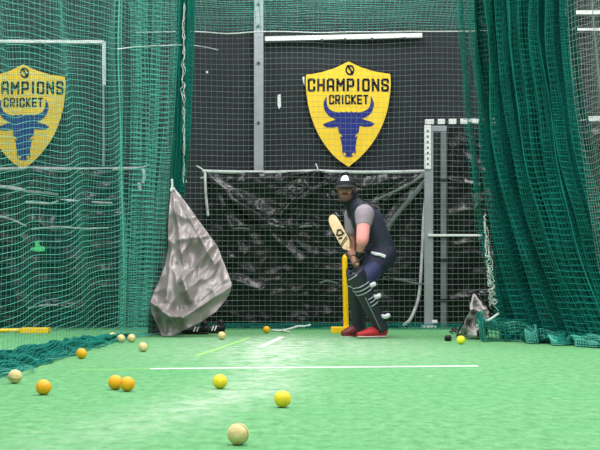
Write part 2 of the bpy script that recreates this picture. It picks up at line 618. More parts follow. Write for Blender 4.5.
def lettering(text, x0, x1, y0, y1, th, mx, m, parent):
    """block letters filling the box x0..x1, y0 (top)..y1 (bottom) in sign units"""
    widths = [0.35 if c == 'I' else (1.15 if c == 'M' else 1.0) for c in text]
    gap = 0.74
    unit = (x1 - x0) / (sum(widths) + gap * (len(text) - 1))
    bm = bmesh.new()
    x = x0
    for c, w in zip(text, widths):
        for li_, line in enumerate(FONT[c]):
            pts = [(x + w * unit * u, y1 - th / 2 - (y1 - y0 - th) * v) for u, v in line]
            for si, (a, b) in enumerate(zip(pts, pts[1:])):
                dy = -.00025 * (si + 10 * li_)
                a, b = Vector(S(a)), Vector(S(b))
                d = (b - a).normalized()
                n = Vector((-d.y, d.x)) * th * K / 2
                e = d * th * K * 0.42
                q = [a - e - n, b + e - n, b + e + n, a - e + n]
                f = [bm.verts.new(mx @ Vector((p.x, dy, p.y))) for p in q]
                k = [bm.verts.new(mx @ Vector((p.x, 0.004, p.y))) for p in q]
                bm.faces.new(f); bm.faces.new(k[::-1])
                for i in range(4):
                    bm.faces.new((f[i], k[i], k[(i + 1) % 4], f[(i + 1) % 4]))
        x += (w + gap) * unit
    return link('lettering', bm_mesh(bm), m, parent)


def shield_sign(px, py, label):
    c = W(px, py, 14.55)
    root = empty('shield_sign', c, label, 'sign', 'yellow shield signs on the back wall')
    T = lambda y: Matrix.Translation((c.x, c.y + y, c.z))
    prism('border', [((x) * 1.035, (z) * 1.025) for x, z in map(S, SHIELD)], M['sign_navy'], root, T(-0.02), 0.06)
    prism('board', [S(p) for p in SHIELD], M['yellow_board'], root, T(-0.026), 0.02)
    lettering('CHAMPIONS', 38, 334, 89, 138, 8.3, T(-0.030), M['sign_navy'], root)
    lettering('CRICKET', 117, 258, 150, 186, 6.2, T(-0.030), M['sign_navy'], root)
    # ball device under the point of the shield
    ring = []
    for k in range(14):
        a0, a1 = 2 * math.pi * k / 14, 2 * math.pi * (k + 1) / 14
        ring.append([S((192 + r * math.cos(a), 57 + 1.15 * r * math.sin(a))) for r, a in ((17, a0), (17, a1), (11.5, a1), (11.5, a0))])
    ring.append([S(p) for p in ((180, 40), (186, 38), (202, 62), (196, 66))])
    ring.append([S(p) for p in ((196, 60), (208, 64), (204, 74), (192, 78))])
    prism('ball_emblem', ring, M['sign_navy'], root, T(-0.030), 0.004)
    # bull's head: horns, ears and face as one emblem
    lo = spline([(103, 157), (93, 182), (97, 206), (112, 228), (140, 243)], 4)
    li = spline([(170, 219), (140, 215), (116, 204), (106, 184), (105, 158)], 4)
    horn = [tuple(p) for p in lo] + [tuple(p) for p in li]
    hornr = [(375 - x, y - 1) for x, y in horn][::-1]
    ear = [(152, 238), (130, 246), (104, 254), (90, 262), (104, 272), (130, 273), (153, 268)]
    earr = [(375 - x, y - 3) for x, y in ear][::-1]
    face = [(140, 236), (158, 213), (170, 217), (178, 212), (188, 216), (198, 212), (206, 217), (217, 213), (236, 236), (228, 268), (225, 292),
            (218, 316), (213, 345), (214, 370), (200, 383), (178, 384), (164, 373), (163, 345), (158, 318), (151, 292), (147, 268)]
    prism('bull_emblem', [[S(p) for p in q] for q in (horn, hornr, ear, earr, face)], M['sign_blue'], root, T(-0.030), 0.004)
    eyes = [[(149, 292), (160, 300), (164, 310), (153, 304)], [(226, 291), (215, 300), (211, 310), (222, 303)],
            [(168, 366), (177, 370), (178, 378), (168, 376)], [(209, 366), (200, 370), (199, 378), (209, 376)]]
    for nm, q in zip(('eye', 'eye', 'nostril', 'nostril'), eyes):
        prism('bull_' + nm, [S(p) for p in q], M['yellow_board'], root, T(-0.034), 0.005)
    return root


shield_sign(348.2, 114.3, 'yellow shield sign with blue bull head, clear above the batter')
shield_sign(23.5, 117.2, 'yellow shield sign with blue bull head behind the green side net')


def scrap(pts, m, label, d=14.58, cat='tape', t=0.006, name='tape_scrap'):
    c = W(sum(p[0] for p in pts) / len(pts), sum(p[1] for p in pts) / len(pts), d)
    out = [(W(*p, d) - c) for p in pts]
    o = prism(name, [(p.x, p.z) for p in out], m, None, Matrix.Translation(c), t)
    return tag(o, label, cat)


scrap([(277.6, 95), (280.6, 94), (281, 106), (279, 109), (277.5, 105)], M['white'], 'upright white tape scrap on black wall left of the central sign', t=0.02)
scrap([(206, 71), (208, 71), (208, 73), (206, 73)], M['white'], 'tiny white dot of tape high on the wall left of the upright', t=0.02)
scrap([(302.2, 77), (304.6, 76.5), (307, 84), (306.5, 88), (303.8, 84)], M['white'], 'white tape scrap at the shoulder of the central sign', d=14.53, t=0.06)
scrap([(432, 320), (437.5, 320), (437.5, 323), (432, 323)], M['white'], 'white tape scrap low on the grey door frame', d=14.16, t=0.03)
scrap([(30, 250), (31, 247.5), (35, 247), (35, 241), (38, 240.5), (40, 245.5), (45, 247), (45, 251), (38, 251.5)], M['green_tape'],
      'bright green tape patch on tarpaulin behind the side net', d=14.22, t=0.012, name='tape_patch')

# ================================================================= tarpaulins
def tarp(name, px0, px1, py, d, label, ridges, ties, seed, amp=0.03, hem=True, z0=0.012, nu=150, nv=120):
    a, b = X(px0, d), X(px1, d)
    z1 = W(0, py, d).z
    root = empty(name, ((a + b) / 2, d, 0), label, 'tarpaulin', 'black tarpaulins on the back wall')

    def fn(u, v):
        x, z = a + (b - a) * u, z0 + (z1 - z0) * v
        h = creased((x, z), ridges, ties, seed, amp)
        sag = 0.012 * abs(math.sin(u * math.pi * 2)) * v
        e = min(1, 4 * min(u, 1 - u) + 0.25)
        return (x, d - min(0.13, h * e), z - sag)
    sheet('sheet', fn, nu, nv, M['tarp'], root)
    if hem:
        pts = [(a + (b - a) * k / 14, d - 0.03 - 0.012 * nz(k * 1.7, seed), z1 - 0.012 * abs(math.sin(k / 14 * math.pi * 2))) for k in range(15)]
        tube('hem', pts, 0.021, M['tarp_hem'], root, n=3)
    return root


D = 14.3
xy = lambda px, py: (X(px, D), W(0, py, D).z)
R_ = lambda p, q, w, k: (xy(*p), xy(*q), w, k)
c1 = tarp(
    'tarpaulin', 204, 427, 171.5, D, 'large black tarpaulin hung right behind the batter',
          [R_((426, 173), (384, 200), .05, .07), R_((426, 176), (388, 232), .07, .08), R_((206, 172), (300, 262), .06, .06),
           R_((206, 172), (240, 250), .05, .05), R_((318, 172), (296, 225), .04, .05), R_((318, 172), (280, 215), .04, .05),
           R_((232, 229), (312, 226), .02, .04), R_((318, 172), (316, 330), .06, .05), R_((385, 280), (428, 284), .02, .05),
           R_((230, 200), (285, 232), .05, .06), R_((215, 275), (262, 290), .06, .05), R_((340, 176), (300, 200), .03, .04)],
          [(*xy(206, 172), 7, .05), (*xy(318, 172), 8, .045), (*xy(427, 172), 8, .05)], 3.1, 0.04, nu=250, nv=190)
for (p0, p1) in (((205, 174), (208, 215)),):
    tube('side_hem', [W(p0[0], p0[1], D - .05), W((p0[0] + p1[0]) / 2 - .6, (p0[1] + p1[1]) / 2, D - .06), W(p1[0], p1[1], D - .05)], 0.016, M['tarp_hem'], c1)
tube('tie_cord', [W(197, 166, D - .03), W(203, 170, D - .06), W(206, 176, D - .05), W(201, 178, D - .05)], 0.008, M['cord'], c1)
tube('tie_cord', [W(316, 164, D - .03), W(318, 170, D - .06), W(317, 176, D - .05)], 0.007, M['cord'], c1)
tube('tie_cord', [W(430, 164, D - .03), W(427, 170, D - .1), W(424, 176, D - .06), W(429, 178, D - .05)], 0.008, M['cord'], c1)
tube('side_hem', [W(427.5, 178, D - .05), W(424, 215, D - .06), W(422, 255, D - .06), W(419, 295, D - .06), W(411, 318, D - .07), W(404, 325, D - .06)], 0.018, M['tarp_hem'], c1)

def fold_highlight(pts, w, dd=.10, to=None, m='fold_highlight'):  # raised pale strip along a fold, painting in the highlight of the crease
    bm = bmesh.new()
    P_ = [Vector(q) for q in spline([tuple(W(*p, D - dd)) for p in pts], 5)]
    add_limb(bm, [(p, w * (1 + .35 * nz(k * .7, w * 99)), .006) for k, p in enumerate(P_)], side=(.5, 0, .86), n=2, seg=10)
    o = link('crease_highlight', bm_mesh(bm), M[m], to or c1, True)
    o['label'] = 'paler strip on a tarpaulin fold, its crease highlight put in as colour'


fold_highlight([(427, 174), (410, 184), (396, 191), (374, 201)], .016)
fold_highlight([(427, 179), (410, 199), (396, 216), (386, 230)], .026)
fold_highlight([(394, 279.5), (403, 280), (413, 283), (427, 284)], .011)
fold_highlight([(320, 283), (327, 281), (338, 283.5)], .013)
fold_highlight([(232, 229), (240, 228.3), (249, 229)], .010)
fold_highlight([(285, 227.5), (298, 227.2), (312, 226)], .012)
c2 = tarp('tarpaulin', -70, 136, 168.5, D, 'black tarpaulin hung behind the green side net, below its shield sign',
          [R_((0, 186), (60, 190), .03, .06), R_((20, 196), (110, 206), .03, .06), R_((60, 222), (130, 215), .03, .06), R_((0, 240), (20, 300), .05, .06),
           R_((10, 300), (80, 310), .05, .06), R_((60, 275), (110, 270), .05, .06)],
          [(*xy(136, 169), 8, .05), (*xy(40, 168), 8, .04)], 8.4, 0.05)
tube('tie_cord', [W(136, 168, D - .04), W(143, 167, D - .06), W(148, 165, D - .06)], 0.009, M['cord'], c2)
tube('tie_cord', [W(143, 170, D - .06), W(144.5, 176, D - .06), W(143, 182, D - .06)], 0.02, M['cord'], c2)
tube('tie_cord', [W(139, 184, D - .06), W(140, 189, D - .06)], 0.02, M['cord'], c2)
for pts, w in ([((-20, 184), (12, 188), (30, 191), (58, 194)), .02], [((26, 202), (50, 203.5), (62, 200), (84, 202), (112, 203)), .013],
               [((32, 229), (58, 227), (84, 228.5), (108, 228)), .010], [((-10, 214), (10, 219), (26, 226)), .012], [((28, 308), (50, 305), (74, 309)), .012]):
    fold_highlight(pts, w, .09, c2, 'tarp_hem')  # highlights on this sheet's creases, added as strips in the hem colour
tarp('tarpaulin', 447, 640, 128, D + .02, 'black tarpaulin hung beyond the door frame and curtain net',
     [R_((450, 180), (478, 185), .03, .05), R_((447, 215), (475, 208), .04, .05), R_((455, 245), (480, 240), .03, .05), R_((450, 300), (478, 295), .04, .05)],
     [(*xy(447, 130), 8, .05)], 5.7, 0.04, hem=False, nu=110)

# silver flap tied up at the end of the side net
flap = empty('tarpaulin_flap', (X(185, 12.2), 12.2, 0), 'crumpled silver grey tarpaulin flap hanging in a point from the side net', 'tarpaulin')
ROWS = [(186, 171.3, 173.2), (204, 170, 187), (222, 169, 200), (245, 168, 217), (266, 165, 225.5), (284, 158, 232.5), (291, 154.5, 231), (300, 151.5, 226),
        (312, 151.5, 216), (322, 155, 201), (331, 159, 182), (339, 163, 166)]


def row(v):
    y = 186 + (339 - 186) * v
    for (a, l0, r0), (b, l1, r1) in zip(ROWS, ROWS[1:]):
        if y <= b:
            t = (y - a) / (b - a)
            return y, l0 + (l1 - l0) * t, r0 + (r1 - r0) * t
    return ROWS[-1]


FR = [((172, 186), (190, 300), 4.5, .05), ((173, 188), (214, 262), 4, .05), ((152, 302), (172, 316), 3.5, .10), ((172, 316), (184, 317), 3.5, .10), ((184, 317), (232, 286), 4.5, .09),
      ((200, 224), (178, 262), 2.5, .04), ((214, 246), (182, 282), 2.5, .05), ((186, 292), (218, 262), 3.5, .05), ((183, 276), (192, 300), 5, .07), ((208, 236), (180, 240), 3, .04),
      ((157, 302), (160, 330), 3, -.05), ((165, 312), (166, 332), 3, .06), ((200, 300), (225, 280), 2, .03), ((172, 246), (168, 300), 5, .05)]


def flap_pt(u, v, dep=0.0):
    y, l, r = row(v)
    x = l + (r - l) * u
    d = 12.62 - 0.62 * v
    h = sum(k * math.exp(-seg_d((x, y), a, b) / w * 1.1) for a, b, w, k in FR)
    q1 = nz(x * .05 + 3, y * .03, 2)
    q2 = 1 - 2 * abs(nz(x * .06 + y * .03 + 3, y * .045 - x * .02, 7))
    w = min(1, (r - l) / 25)
    h += (0.09 * q1 + 0.035 * q2) * w
    if y > 316:
        h -= 0.004 * (y - 316)
    p = W(x, y, d)
    p.y -= h * w - dep
    p.z = max(0.012, p.z)
    return p


sheet('silver_side', lambda u, v: flap_pt(u, v), 70, 130, M['silver'], flap)


def dark_pt(u, v):
    l = [(183, 172, 181), (200, 168, 176), (230, 164, 172), (265, 158, 170), (300, 148, 165), (325, 148, 178), (338, 146, 180)]
    y = 183 + 155 * v
    for (a, l0, r0), (b, l1, r1) in zip(l, l[1:]):
        if y <= b:
            t = (y - a) / (b - a)
            x = (l0 + (l1 - l0) * t) * (1 - u) + (r0 + (r1 - r0) * t) * u
            break
    p = W(x, y, 12.72 - .45 * v)
    p.y += 0.05 * nz(x * .1, y * .04, 4) + .06
    p.z = max(0.01, p.z)
    return p


sheet('black_side', dark_pt, 24, 60, M['black_sheet'], flap)
tube('tie_cord', [W(172, 180, 12.6), W(172.2, 186, 12.6), W(171, 191, 12.58), W(174, 189, 12.57)], 0.012, M['cord'], flap)
bm = bmesh.new()
for q in ([(183, 168), (181, 186), (187, 182)],):
    f = [bm.verts.new(W(x, y, 12.75)) for x, y in q]
    k = [bm.verts.new(W(x, y, 12.75) + Vector((0, .02, 0))) for x, y in q]
    bm.faces.new(f); bm.faces.new(k[::-1])
    for i in range(3):
        bm.faces.new((f[i], k[i], k[(i + 1) % 3], f[(i + 1) % 3]))
link('torn_corner', bm_mesh(bm), M['tarp_hem'], flap)

# grey scrap bundled at the foot of the right net
M['bundle'] = mat('bundle_sheet', (176, 172, 170), 0.35, var=0.1, scale=6)
g = empty('tarpaulin_bundle', (X(472, 11.6), 11.6, 0), 'crumpled grey plastic sheet bunched at the foot of the right curtain net', 'tarpaulin')
RB = [(294, 473, 475), (303, 469, 481), (312, 466, 489), (318, 464, 497), (324, 461, 494), (330, 459, 486), (337, 457, 484)]


def bundle(u, v):
    y = 294 + 43 * v
    for (a, l0, r0), (b, l1, r1) in zip(RB, RB[1:]):
        if y <= b + 1e-6:
            t = (y - a) / (b - a)
            l, r = l0 + (l1 - l0) * t, r0 + (r1 - r0) * t
            break
    x = l + (r - l) * u
    h = 0.13 * (1 - 2 * abs(nz(x * .11, y * .09, 1.7))) + .05 * (1 - 2 * abs(nz(x * .3, y * .25, 6))) + .07 * math.sin(u * 9 + v * 3)
    p = W(x, y, 11.72 + .1 * (1 - v))
    p.y -= h * min(1, v * 3)
    p.z = max(0.012, p.z)
    return p


sheet('silver_side', bundle, 60, 60, M['bundle'], g)
sheet('black_side', lambda u, v: bundle(u, v) * 1 + Vector((0.03 * u, .10 + .03 * math.sin(u * 12), .012 * u)), 30, 30, M['black_sheet'], g)
tube('white_hem', [W(477, 326, 11.4), W(484, 322, 11.25), W(490, 319.5, 11.2), W(498, 314, 11.2)], 0.011, M['cord'], g)

# ================================================================= nets
# back net, right across the lanes
def back(u, v):
    x = -4.35 + 8.7 * u
    z = 0.02 + 3.75 * v
    dx = .012 * nz(x * 1.4, z * 1.4, 1)
    dz = .018 * nz(x * 1.1, z * 1.6, 8) - .02 * math.sin(math.pi * 2 * u * 3) ** 2 * v
    return (x + dx, 13.95 + .05 * nz(x * .8, z * .7, 3) + .10 * max(0, .3 - z) * math.sin(x * 14), z + dz)


bn = strands('back_net', grid(152, 66, back), 0.0018, M['net_pale'], ru=0.0011)
tag(bn, 'pale square-mesh net hung across the lane behind the batter', 'net')


def skirt(u, v):
    x = -1.35 + 4.3 * u
    z = .005 + .055 * v + .03 * abs(nz(x * 6, v * 2, 3)) * v
    return (x, 13.83 - .14 * math.sin(v * 2.6) + .04 * nz(x * 9, v * 3, 2), z)


strands('foot_fold', grid(110, 6, skirt), 0.0035, M['net_deep'], bn)


# green netting of the neighbouring lane
def lane(u, v):
    x = -4.4 + 2.95 * u
    z = 0.02 + 3.6 * v
    return (x + .02 * nz(x * 2, z * 2, 4), 13.55 + .09 * math.sin(x * 5 + nz(x, z, 2)) * (1 - .5 * v) + .02 * nz(x * 3, z * 3, 9), z + .03 * nz(x * 1.5, z * 1.5, 6) - .03 * math.sin(x * 3) ** 2)


ln = strands('lane_net', grid(150, 180, lane), 0.0012, M['net_deep'])
tag(ln, 'green net across the far end of the neighbouring lane', 'net')


# roof net
def roof(u, v):
    x = -1.75 + 3.9 * u
    y = 13.9 - 3.3 * v
    z = 3.18 + .62 * v ** 0.8 + .03 * math.sin(u * math.pi * 5) * v + .03 * nz(x * 2, y * 2, 2)
    return (x, y, z)


rn = strands('roof_net', grid(80, 60, roof), 0.0026, M['net_green'])
tag(rn, 'green net stretched overhead above the batter', 'net')
tube('edge_rope', [roof(k / 12, 0.0) for k in range(13)], 0.006, M['cord'], rn, n=3)


# side net on the left, gathered at its far end
def left_plan(s, v):
    """s metres of cloth along the net, v 0 at the floor .. 1 at the top: x, y, how far the slack cloth has dropped"""
    if s < 6.4:
        y = 5.2 + s
        return -1.60 - .115 * (11.6 - y), y, .115 * (11.9 - y)
    t = (s - 6.4) / 4.6
    ex, ey = -1.40 + .27 * min(1, v * 1.25) ** 0.8, 12.75
    x = -1.60 + (ex + 1.60) * t
    y = 11.6 + (ey - 11.6) * t
    a = .10 * min(1, t * 5) * (1 - .45 * v)
    return x + a * math.sin(t * 2 * math.pi * 6.5 + .8 * v), y + .7 * a * math.cos(t * 2 * math.pi * 6.5), .03 * (1 - t)


def left(u, v):
    s = 11.0 * u
    drop = left_plan(s, 0)[2]
    zz = -(drop + .10) + (3.7 + .10) * v           # cloth lying on the floor has zz < 0
    vv = max(0, zz) / 3.6
    x, y, _ = left_plan(s, vv)
    spill = max(0, -zz)
    wob = 1 if s < 6.4 else .5
    x += spill * (.75 + .5 * nz(s * 2.2, zz * 3, 5)) * wob + .07 * nz(s * .9, zz * .9, 1) * min(1, max(0, zz) * 3) * wob
    x += .045 * math.sin(s * 4.1 + zz) * min(1, vv * 4) * wob
    z = zz + .05 * nz(s * 1.4, zz * 1.4, 7) - .05 * abs(math.sin(s * 1.9)) * vv
    if z < .012:
        z = .012 + .07 * abs(nz(s * 5, zz * 9, 2)) * min(1, spill * 6)
    y += .03 * nz(s * 1.3, zz * 1.3, 12)
    return (x, y, z)


sn = strands('side_net', grid(150, 80, left), 0.0021, M['net_green'], ru=0.0011)
tag(sn, 'green side net running along the left of the lane, gathered at its far end', 'net')


# slack netting lying in a heap along its foot
def heap(u, v, seed=0):
    s = .4 + 6.1 * u
    x, y, drop = left_plan(s, 0)
    wd = max(.08, drop * .85)
    b = nz(s * 2.4, 3 + seed, v * 2)
    x += wd * (v * 1.12 - .12) + .12 * b * (1 - .4 * v)
    z = .01 + (.11 * min(1, .35 + 3 * drop) * math.sin(math.pi * min(1, v)) ** .7) * (.35 + .65 * abs(nz(s * 3.3, v * 4, 5 + seed))) + .02 * (1 - v)
    return (x, y + .06 * nz(s * 4, v * 5, seed), z)


strands('floor_heap', grid(140, 20, lambda u, v: heap(u, v)), 0.005, M['net_deep'], sn)
strands('floor_heap', grid(150, 16, lambda u, v: heap(u, v, 4.0)), 0.005, M['net_deep'], sn)


# the bunch at the end, many folds deep
def bunch(u, v):
    z = .75 + 3.0 * v
    w = .5 + .5 * min(1, abs(v - .12) * 4)
    x = -1.31 + .16 * v ** .5 + (.13 * u - .02) * w
    return (x + .035 * math.sin(u * 22 + v * 1.5), 12.72 + .10 * math.cos(u * 22 * 1.01) + .02 * nz(u * 9, v * 9, 3), z)


strands('gathered_end', grid(60, 62, bunch), 0.005, M['net_deep'], sn)
pts = [W(185.5 + 1.6 * nz(k * .9, 1) + (1.5 if k < 6 else 0) - .25 * max(0, k - 10), 2 + k * 10.2, 12.68) + Vector((0, .02 * nz(k, 4), 0)) for k in range(18)]
tube('edge_cord', pts, 0.005, M['cord'], sn, n=4)
rnd = random.Random(9)
for q in range(3):
    pts = []
    for k in range(44):
        h = k / 43
        w = 1.1 + 2.0 * math.exp(-((h - .42) / .12) ** 2) + 1.2 * math.exp(-((h - .12) / .08) ** 2)
        pts.append(W(183.8 - 1.2 * math.exp(-((h - .42) / .12) ** 2) + rnd.uniform(-w, w), 4 + q * 2 + 172 * h + rnd.uniform(-3, 3), 12.6 + rnd.uniform(-.04, .04)))
    tube('frayed_cord', pts, 0.0024, M['cord'], sn, n=2, seg=5)
tube('seam_rope', [left(.585 + .002 * math.sin(k), k / 16) for k in range(3, 17)], 0.006, M['net_green'], sn, n=4)
tube('hanging_rope', [W(118, 49, 11.0), W(140, 46.5, 12.2), W(184, 45, 12.66), W(205, 47, 13.7), W(218, 50, 13.9)], 0.004, M['cord'], sn)


# curtain net on the right: a tall, deeply folded bunch that spreads on the floor
def right(u, v, inset=0.0, folds=9, amp=1.0, seed=0):
    zz = -0.22 + 3.95 * v
    vv = max(0, zz) / 3.6
    f = max(0, 1 - vv) ** 2.4
    ax, ay = X(459, 12.3) * (1 - f) + X(496, 11.45) * f, 12.3 * (1 - f) + 11.4 * f
    bx, by = 2.24 * (1 - f) + 2.75 * f, 10.9 * (1 - f) + 10.15 * f
    t = u
    x = ax + (bx - ax) * t + .17 * math.sin(math.pi * min(1, t * 1.3)) * f
    y = ay + (by - ay) * t - .35 * math.sin(math.pi * t) * f
    ph = 2 * math.pi * folds * t + seed + .9 * math.sin(2.2 * t * 5 + seed) + .7 * (1 - vv)
    a = (.085 + .07 * f) * amp * min(1, 6 * t + .35)
    x += a * math.sin(ph) * .75 + inset * (.2 + .3 * f)
    y += a * math.cos(ph) + inset
    x += .05 * nz(t * 5 + seed, zz * 1.1, 3)
    spill = max(0, -zz)
    y -= spill * (.5 + .6 * nz(t * 14, 2 + seed, zz))
    z = zz + .03 * nz(t * 11, zz * 1.5, 5 + seed) - .03 * math.sin(ph * .5) ** 2 * vv
    if z < .012:
        z = .012 + .11 * abs(nz(t * 17, zz * 8, 2 + seed)) * min(1, spill * 8)
    return (x, y, z)


cn = strands('curtain_net', grid(150, 78, lambda u, v: right(u, v)), 0.0034, M['net_curtain'], ru=.0018)
tag(cn, 'thick bunched green curtain net hanging right of the lane', 'net')
strands('inner_fold', grid(170, 90, lambda u, v: right(.02 + .18 * min(1, max(0, v - .1) * 2) + (.98 - .18 * min(1, max(0, v - .1) * 2)) * u, v, .14, 7, 1.0, 2.0)), 0.0072, M['net_inner_shade'], cn, ru=.0062)
strands('inner_fold', grid(190, 100, lambda u, v: right(.02 + .18 * min(1, max(0, v - .1) * 2) + (.98 - .18 * min(1, max(0, v - .1) * 2)) * u, v, .28, 6, 1.1, 4.0)), 0.0068, M['net_inner_shade'], cn)
strands('inner_fold', grid(190, 100, lambda u, v: right(.02 + .2 * min(1, max(0, v - .1) * 2) + (.98 - .2 * min(1, max(0, v - .1) * 2)) * u, v, .42, 5, 1.1, 1.0)), 0.0068, M['net_inner_shade'], cn)


def curtain_heap(u, v, seed=0):
    x0, y0, _ = right(.02 + .98 * u, .06)
    b = nz(u * 16, 3 + seed, v * 2)
    h = .10 * (.4 + .9 * abs(nz(u * 31, v * 3, 5 + seed))) + .16 * math.exp(-(u / .10) ** 2)
    if u < .12:
        x0 -= .26 * (1 - u / .12)
        y0 += .05
    return (x0 + .04 * b, y0 + .10 - .30 * v + .05 * b, .012 + h * math.sin(math.pi * (.12 + .88 * v)) ** .7)


strands('floor_heap', grid(240, 16, lambda u, v: curtain_heap(u, v)), 0.003, M['net_green'], cn)
strands('floor_heap', grid(240, 16, lambda u, v: curtain_heap(u, v, 6.0)), 0.0045, M['net_deep'], cn)


def lead(u, v):
    zz = .015 + 3.7 * v
    f = max(0, 1 - zz / 3.6) ** 2.2
    return (2.22 + .28 * f + .06 * math.sin(u * 14) * (1 - f) + .03 * nz(u * 7, zz, 2), 10.85 - .7 * f - (4.0 - .3 * f) * u, zz + .03 * nz(u * 9, zz * 1.4, 4) - .04 * abs(math.sin(u * 11)) * v)


strands('outer_panel', grid(60, 74, lead), 0.0017, M['net_pale'], cn, ru=.0013)
for k0 in (0.30, 0.52, 0.68):
    tube('fold_rope', [Vector(right(k0 + .03 * (1 - k / 15) ** 2, k / 15)) + Vector((0, -.03, 0)) for k in range(1, 16)], 0.0045, M['net_curtain'], cn, n=4)
rnd = random.Random(5)
for q in range(4):              # torn white lacing along its edge
    pts = []
    for k in range(46):
        h = k / 45
        w = 1.2 + 4.0 * h
        pts.append(W(484.5 + 9 * h + rnd.uniform(-w, w), 212 + q * 5 + (96 - q * 6) * h + rnd.uniform(-3, 3), 11.2 + rnd.uniform(-.05, .05)))
    tube('frayed_cord', pts, 0.0028, M['cord'], cn, n=2, seg=5)

# ================================================================= balls
def ball(px, py_c, r_px, m, label, seam_tilt, squash=1.0, nick=False, gy=None):
    """py_c: the centre; size from the ball's own 36 mm radius"""
    r = 0.036
    d = (H - r) * F / (py_c - 278)
    c = Vector(((px - 300) * d / F, d, r))
    root = empty('cricket_ball', (c.x, c.y, 0), label, 'ball', 'loose cricket balls')
    bm = bmesh.new()
    add_ball(bm, c, r, seg=24)
    b = link('cover', bm_mesh(bm), m, root, smooth=True)
    bm = bmesh.new()
    rot = Matrix.Rotation(seam_tilt, 4, 'Y') @ Matrix.Rotation(seam_tilt * 1.7, 4, 'X')
    nseg = 36
    rings = []
    for k in range(nseg):
        a = 2 * math.pi * k / nseg
        ring = []
        for off, rad in ((-.0042, r * .992), (-.0025, r * 1.012), (.0025, r * 1.012), (.0042, r * .992)):
            ring.append(bm.verts.new(c + rot @ Vector((rad * math.cos(a), rad * math.sin(a), off))))
        rings.append(ring)
    for k in range(nseg):
        for q in range(3):
            bm.faces.new((rings[k][q], rings[(k + 1) % nseg][q], rings[(k + 1) % nseg][q + 1], rings[k][q + 1]))
    link('seam', bm_mesh(bm), M['ball_seam'] if m is M['ball_cream'] else m, root, smooth=True)
    return root


ball(238, 434, 11, M['ball_cream'], 'scuffed cream cricket ball, nearest the camera', 1.15)
ball(282.5, 399, 8.6, M['ball_yellow'], 'yellow cricket ball on bare turf just behind the nearest cream ball', .5)
ball(220, 381.5, 7, M['ball_yellow'], 'yellow cricket ball on the pale worn strip', .8)
ball(127.5, 384, 7, M['ball_orange'], 'orange-yellow cricket ball, the nearer of the touching pair', .3)
ball(115.5, 382.4, 7, M['ball_orange'], 'orange-yellow cricket ball, the farther of the touching pair', 1.4)
ball(43.5, 387.3, 9, M['ball_orange'], 'orange-yellow cricket ball beside the cream ball at the side net foot', .9)
ball(15, 376.5, 7, M['ball_cream'], 'cream cricket ball lying against the foot of the side net', .2)
ball(81.5, 353.5, 5.5, M['ball_orange'], 'orange-yellow cricket ball alone on turf near the side net edge', .6)
ball(143, 347, 4.8, M['ball_cream'], 'cream cricket ball left of the silver flap', 1.0)
ball(221.8, 335.6, 4.2, M['ball_cream'], 'small cream cricket ball just in front of the black shoes', .7)
ball(266.5, 329.6, 4, M['ball_orange'], 'orange-yellow cricket ball at the foot of the back net', .5)
ball(461, 340, 4.6, M['ball_bright'], 'bright yellow cricket ball by the grey plastic bundle', .4)
ball(112.5, 336.5, 3.8, M['ball_cream'], 'cream cricket ball behind the side net, first of three in a row', .9)
ball(121, 338.6, 3.8, M['ball_cream'], 'cream cricket ball behind the side net, middle of three in a row', .3)
ball(131.5, 338.2, 3.8, M['ball_cream'], 'cream cricket ball behind the side net, nearest the silver flap of three', 1.2)

# little black puck by the yellow ball
d = .53 * F / (339 - 278)
bm = bmesh.new()
bmesh.ops.create_cone(bm, cap_ends=True, segments=24, radius1=.033, radius2=.029, depth=.05, matrix=Matrix.Translation((X(448, d), d, .026)))
bmesh.ops.bevel(bm, geom=bm.edges[:], offset=.008, segments=2, affect='EDGES')
tag(link('rubber_puck', bm_mesh(bm), M['black'], smooth=True), 'small black rubber puck beside the bright yellow ball', 'puck')
tag(link('plastic_scrap', sheet('plastic_scrap', lambda u, v: W(449 + 10 * u, 333, 12.85) + Vector((0, -.12 * v, .012 + .05 * math.sin(u * 3.1) * math.sin(v * 3.1) + .008 * math.sin(u * 17 + v * 8))), 16, 12, M['black_sheet']).data, None),
    'small crumpled black plastic scrap at the curtain net foot', 'scrap')
bpy.data.objects.remove([o for o in C.objects if o.name.startswith('plastic_scrap') and 'label' not in o][0])
s = [o for o in C.objects if o.name.startswith('plastic_scrap')][0]
s.name = 'plastic_scrap'
md = s.modifiers.new('Solidify', 'SOLIDIFY'); md.thickness = .004; md.offset = 1

# ================================================================= stumps
dS = 12.95
st = empty('target_stump', (X(346, dS), dS, 0), 'upright yellow plastic stump on a flat base behind the bat', 'stump')
box('base', (X(331, dS), dS - .07, 0), (X(357, dS), dS + .07, .062), M['yellow'], st, .008)
bm = bmesh.new()
p = X(345.6, dS)
lean = X(344.6, dS)
add_limb(bm, [(Vector((p + .006, dS, .05)), .027), (Vector((p, dS, .3)), .027), (Vector((lean, dS, .745)), .027)], side=(1, 0, 0), n=4, seg=18)
link('stump', bm_mesh(bm), M['yellow'], st, smooth=True)
bm = bmesh.new()
add_limb(bm, [(Vector((lean, dS, .752)), .022), (Vector((lean, dS, .768)), .016)], side=(1, 0, 0), n=2, seg=18)
link('stump_cap', bm_mesh(bm), M['yellow'], st, smooth=True)

dL = 12.95
fs = empty('fallen_stump', (X(30, dL), dL, 0), 'yellow plastic stump lying flat on turf behind the side net', 'stump')
box('base', (X(22, dL), dL - .1, 0), (X(50, dL), dL + .05, .055), M['yellow'], fs, .008)
bm = bmesh.new()
add_limb(bm, [(Vector((X(24, dL), dL - .02, .028)), .02), (Vector((X(-40, dL), dL - .05, .022)), .019)], side=(0, 0, 1), n=4, seg=16)
link('stump', bm_mesh(bm), M['yellow'], fs, smooth=True)

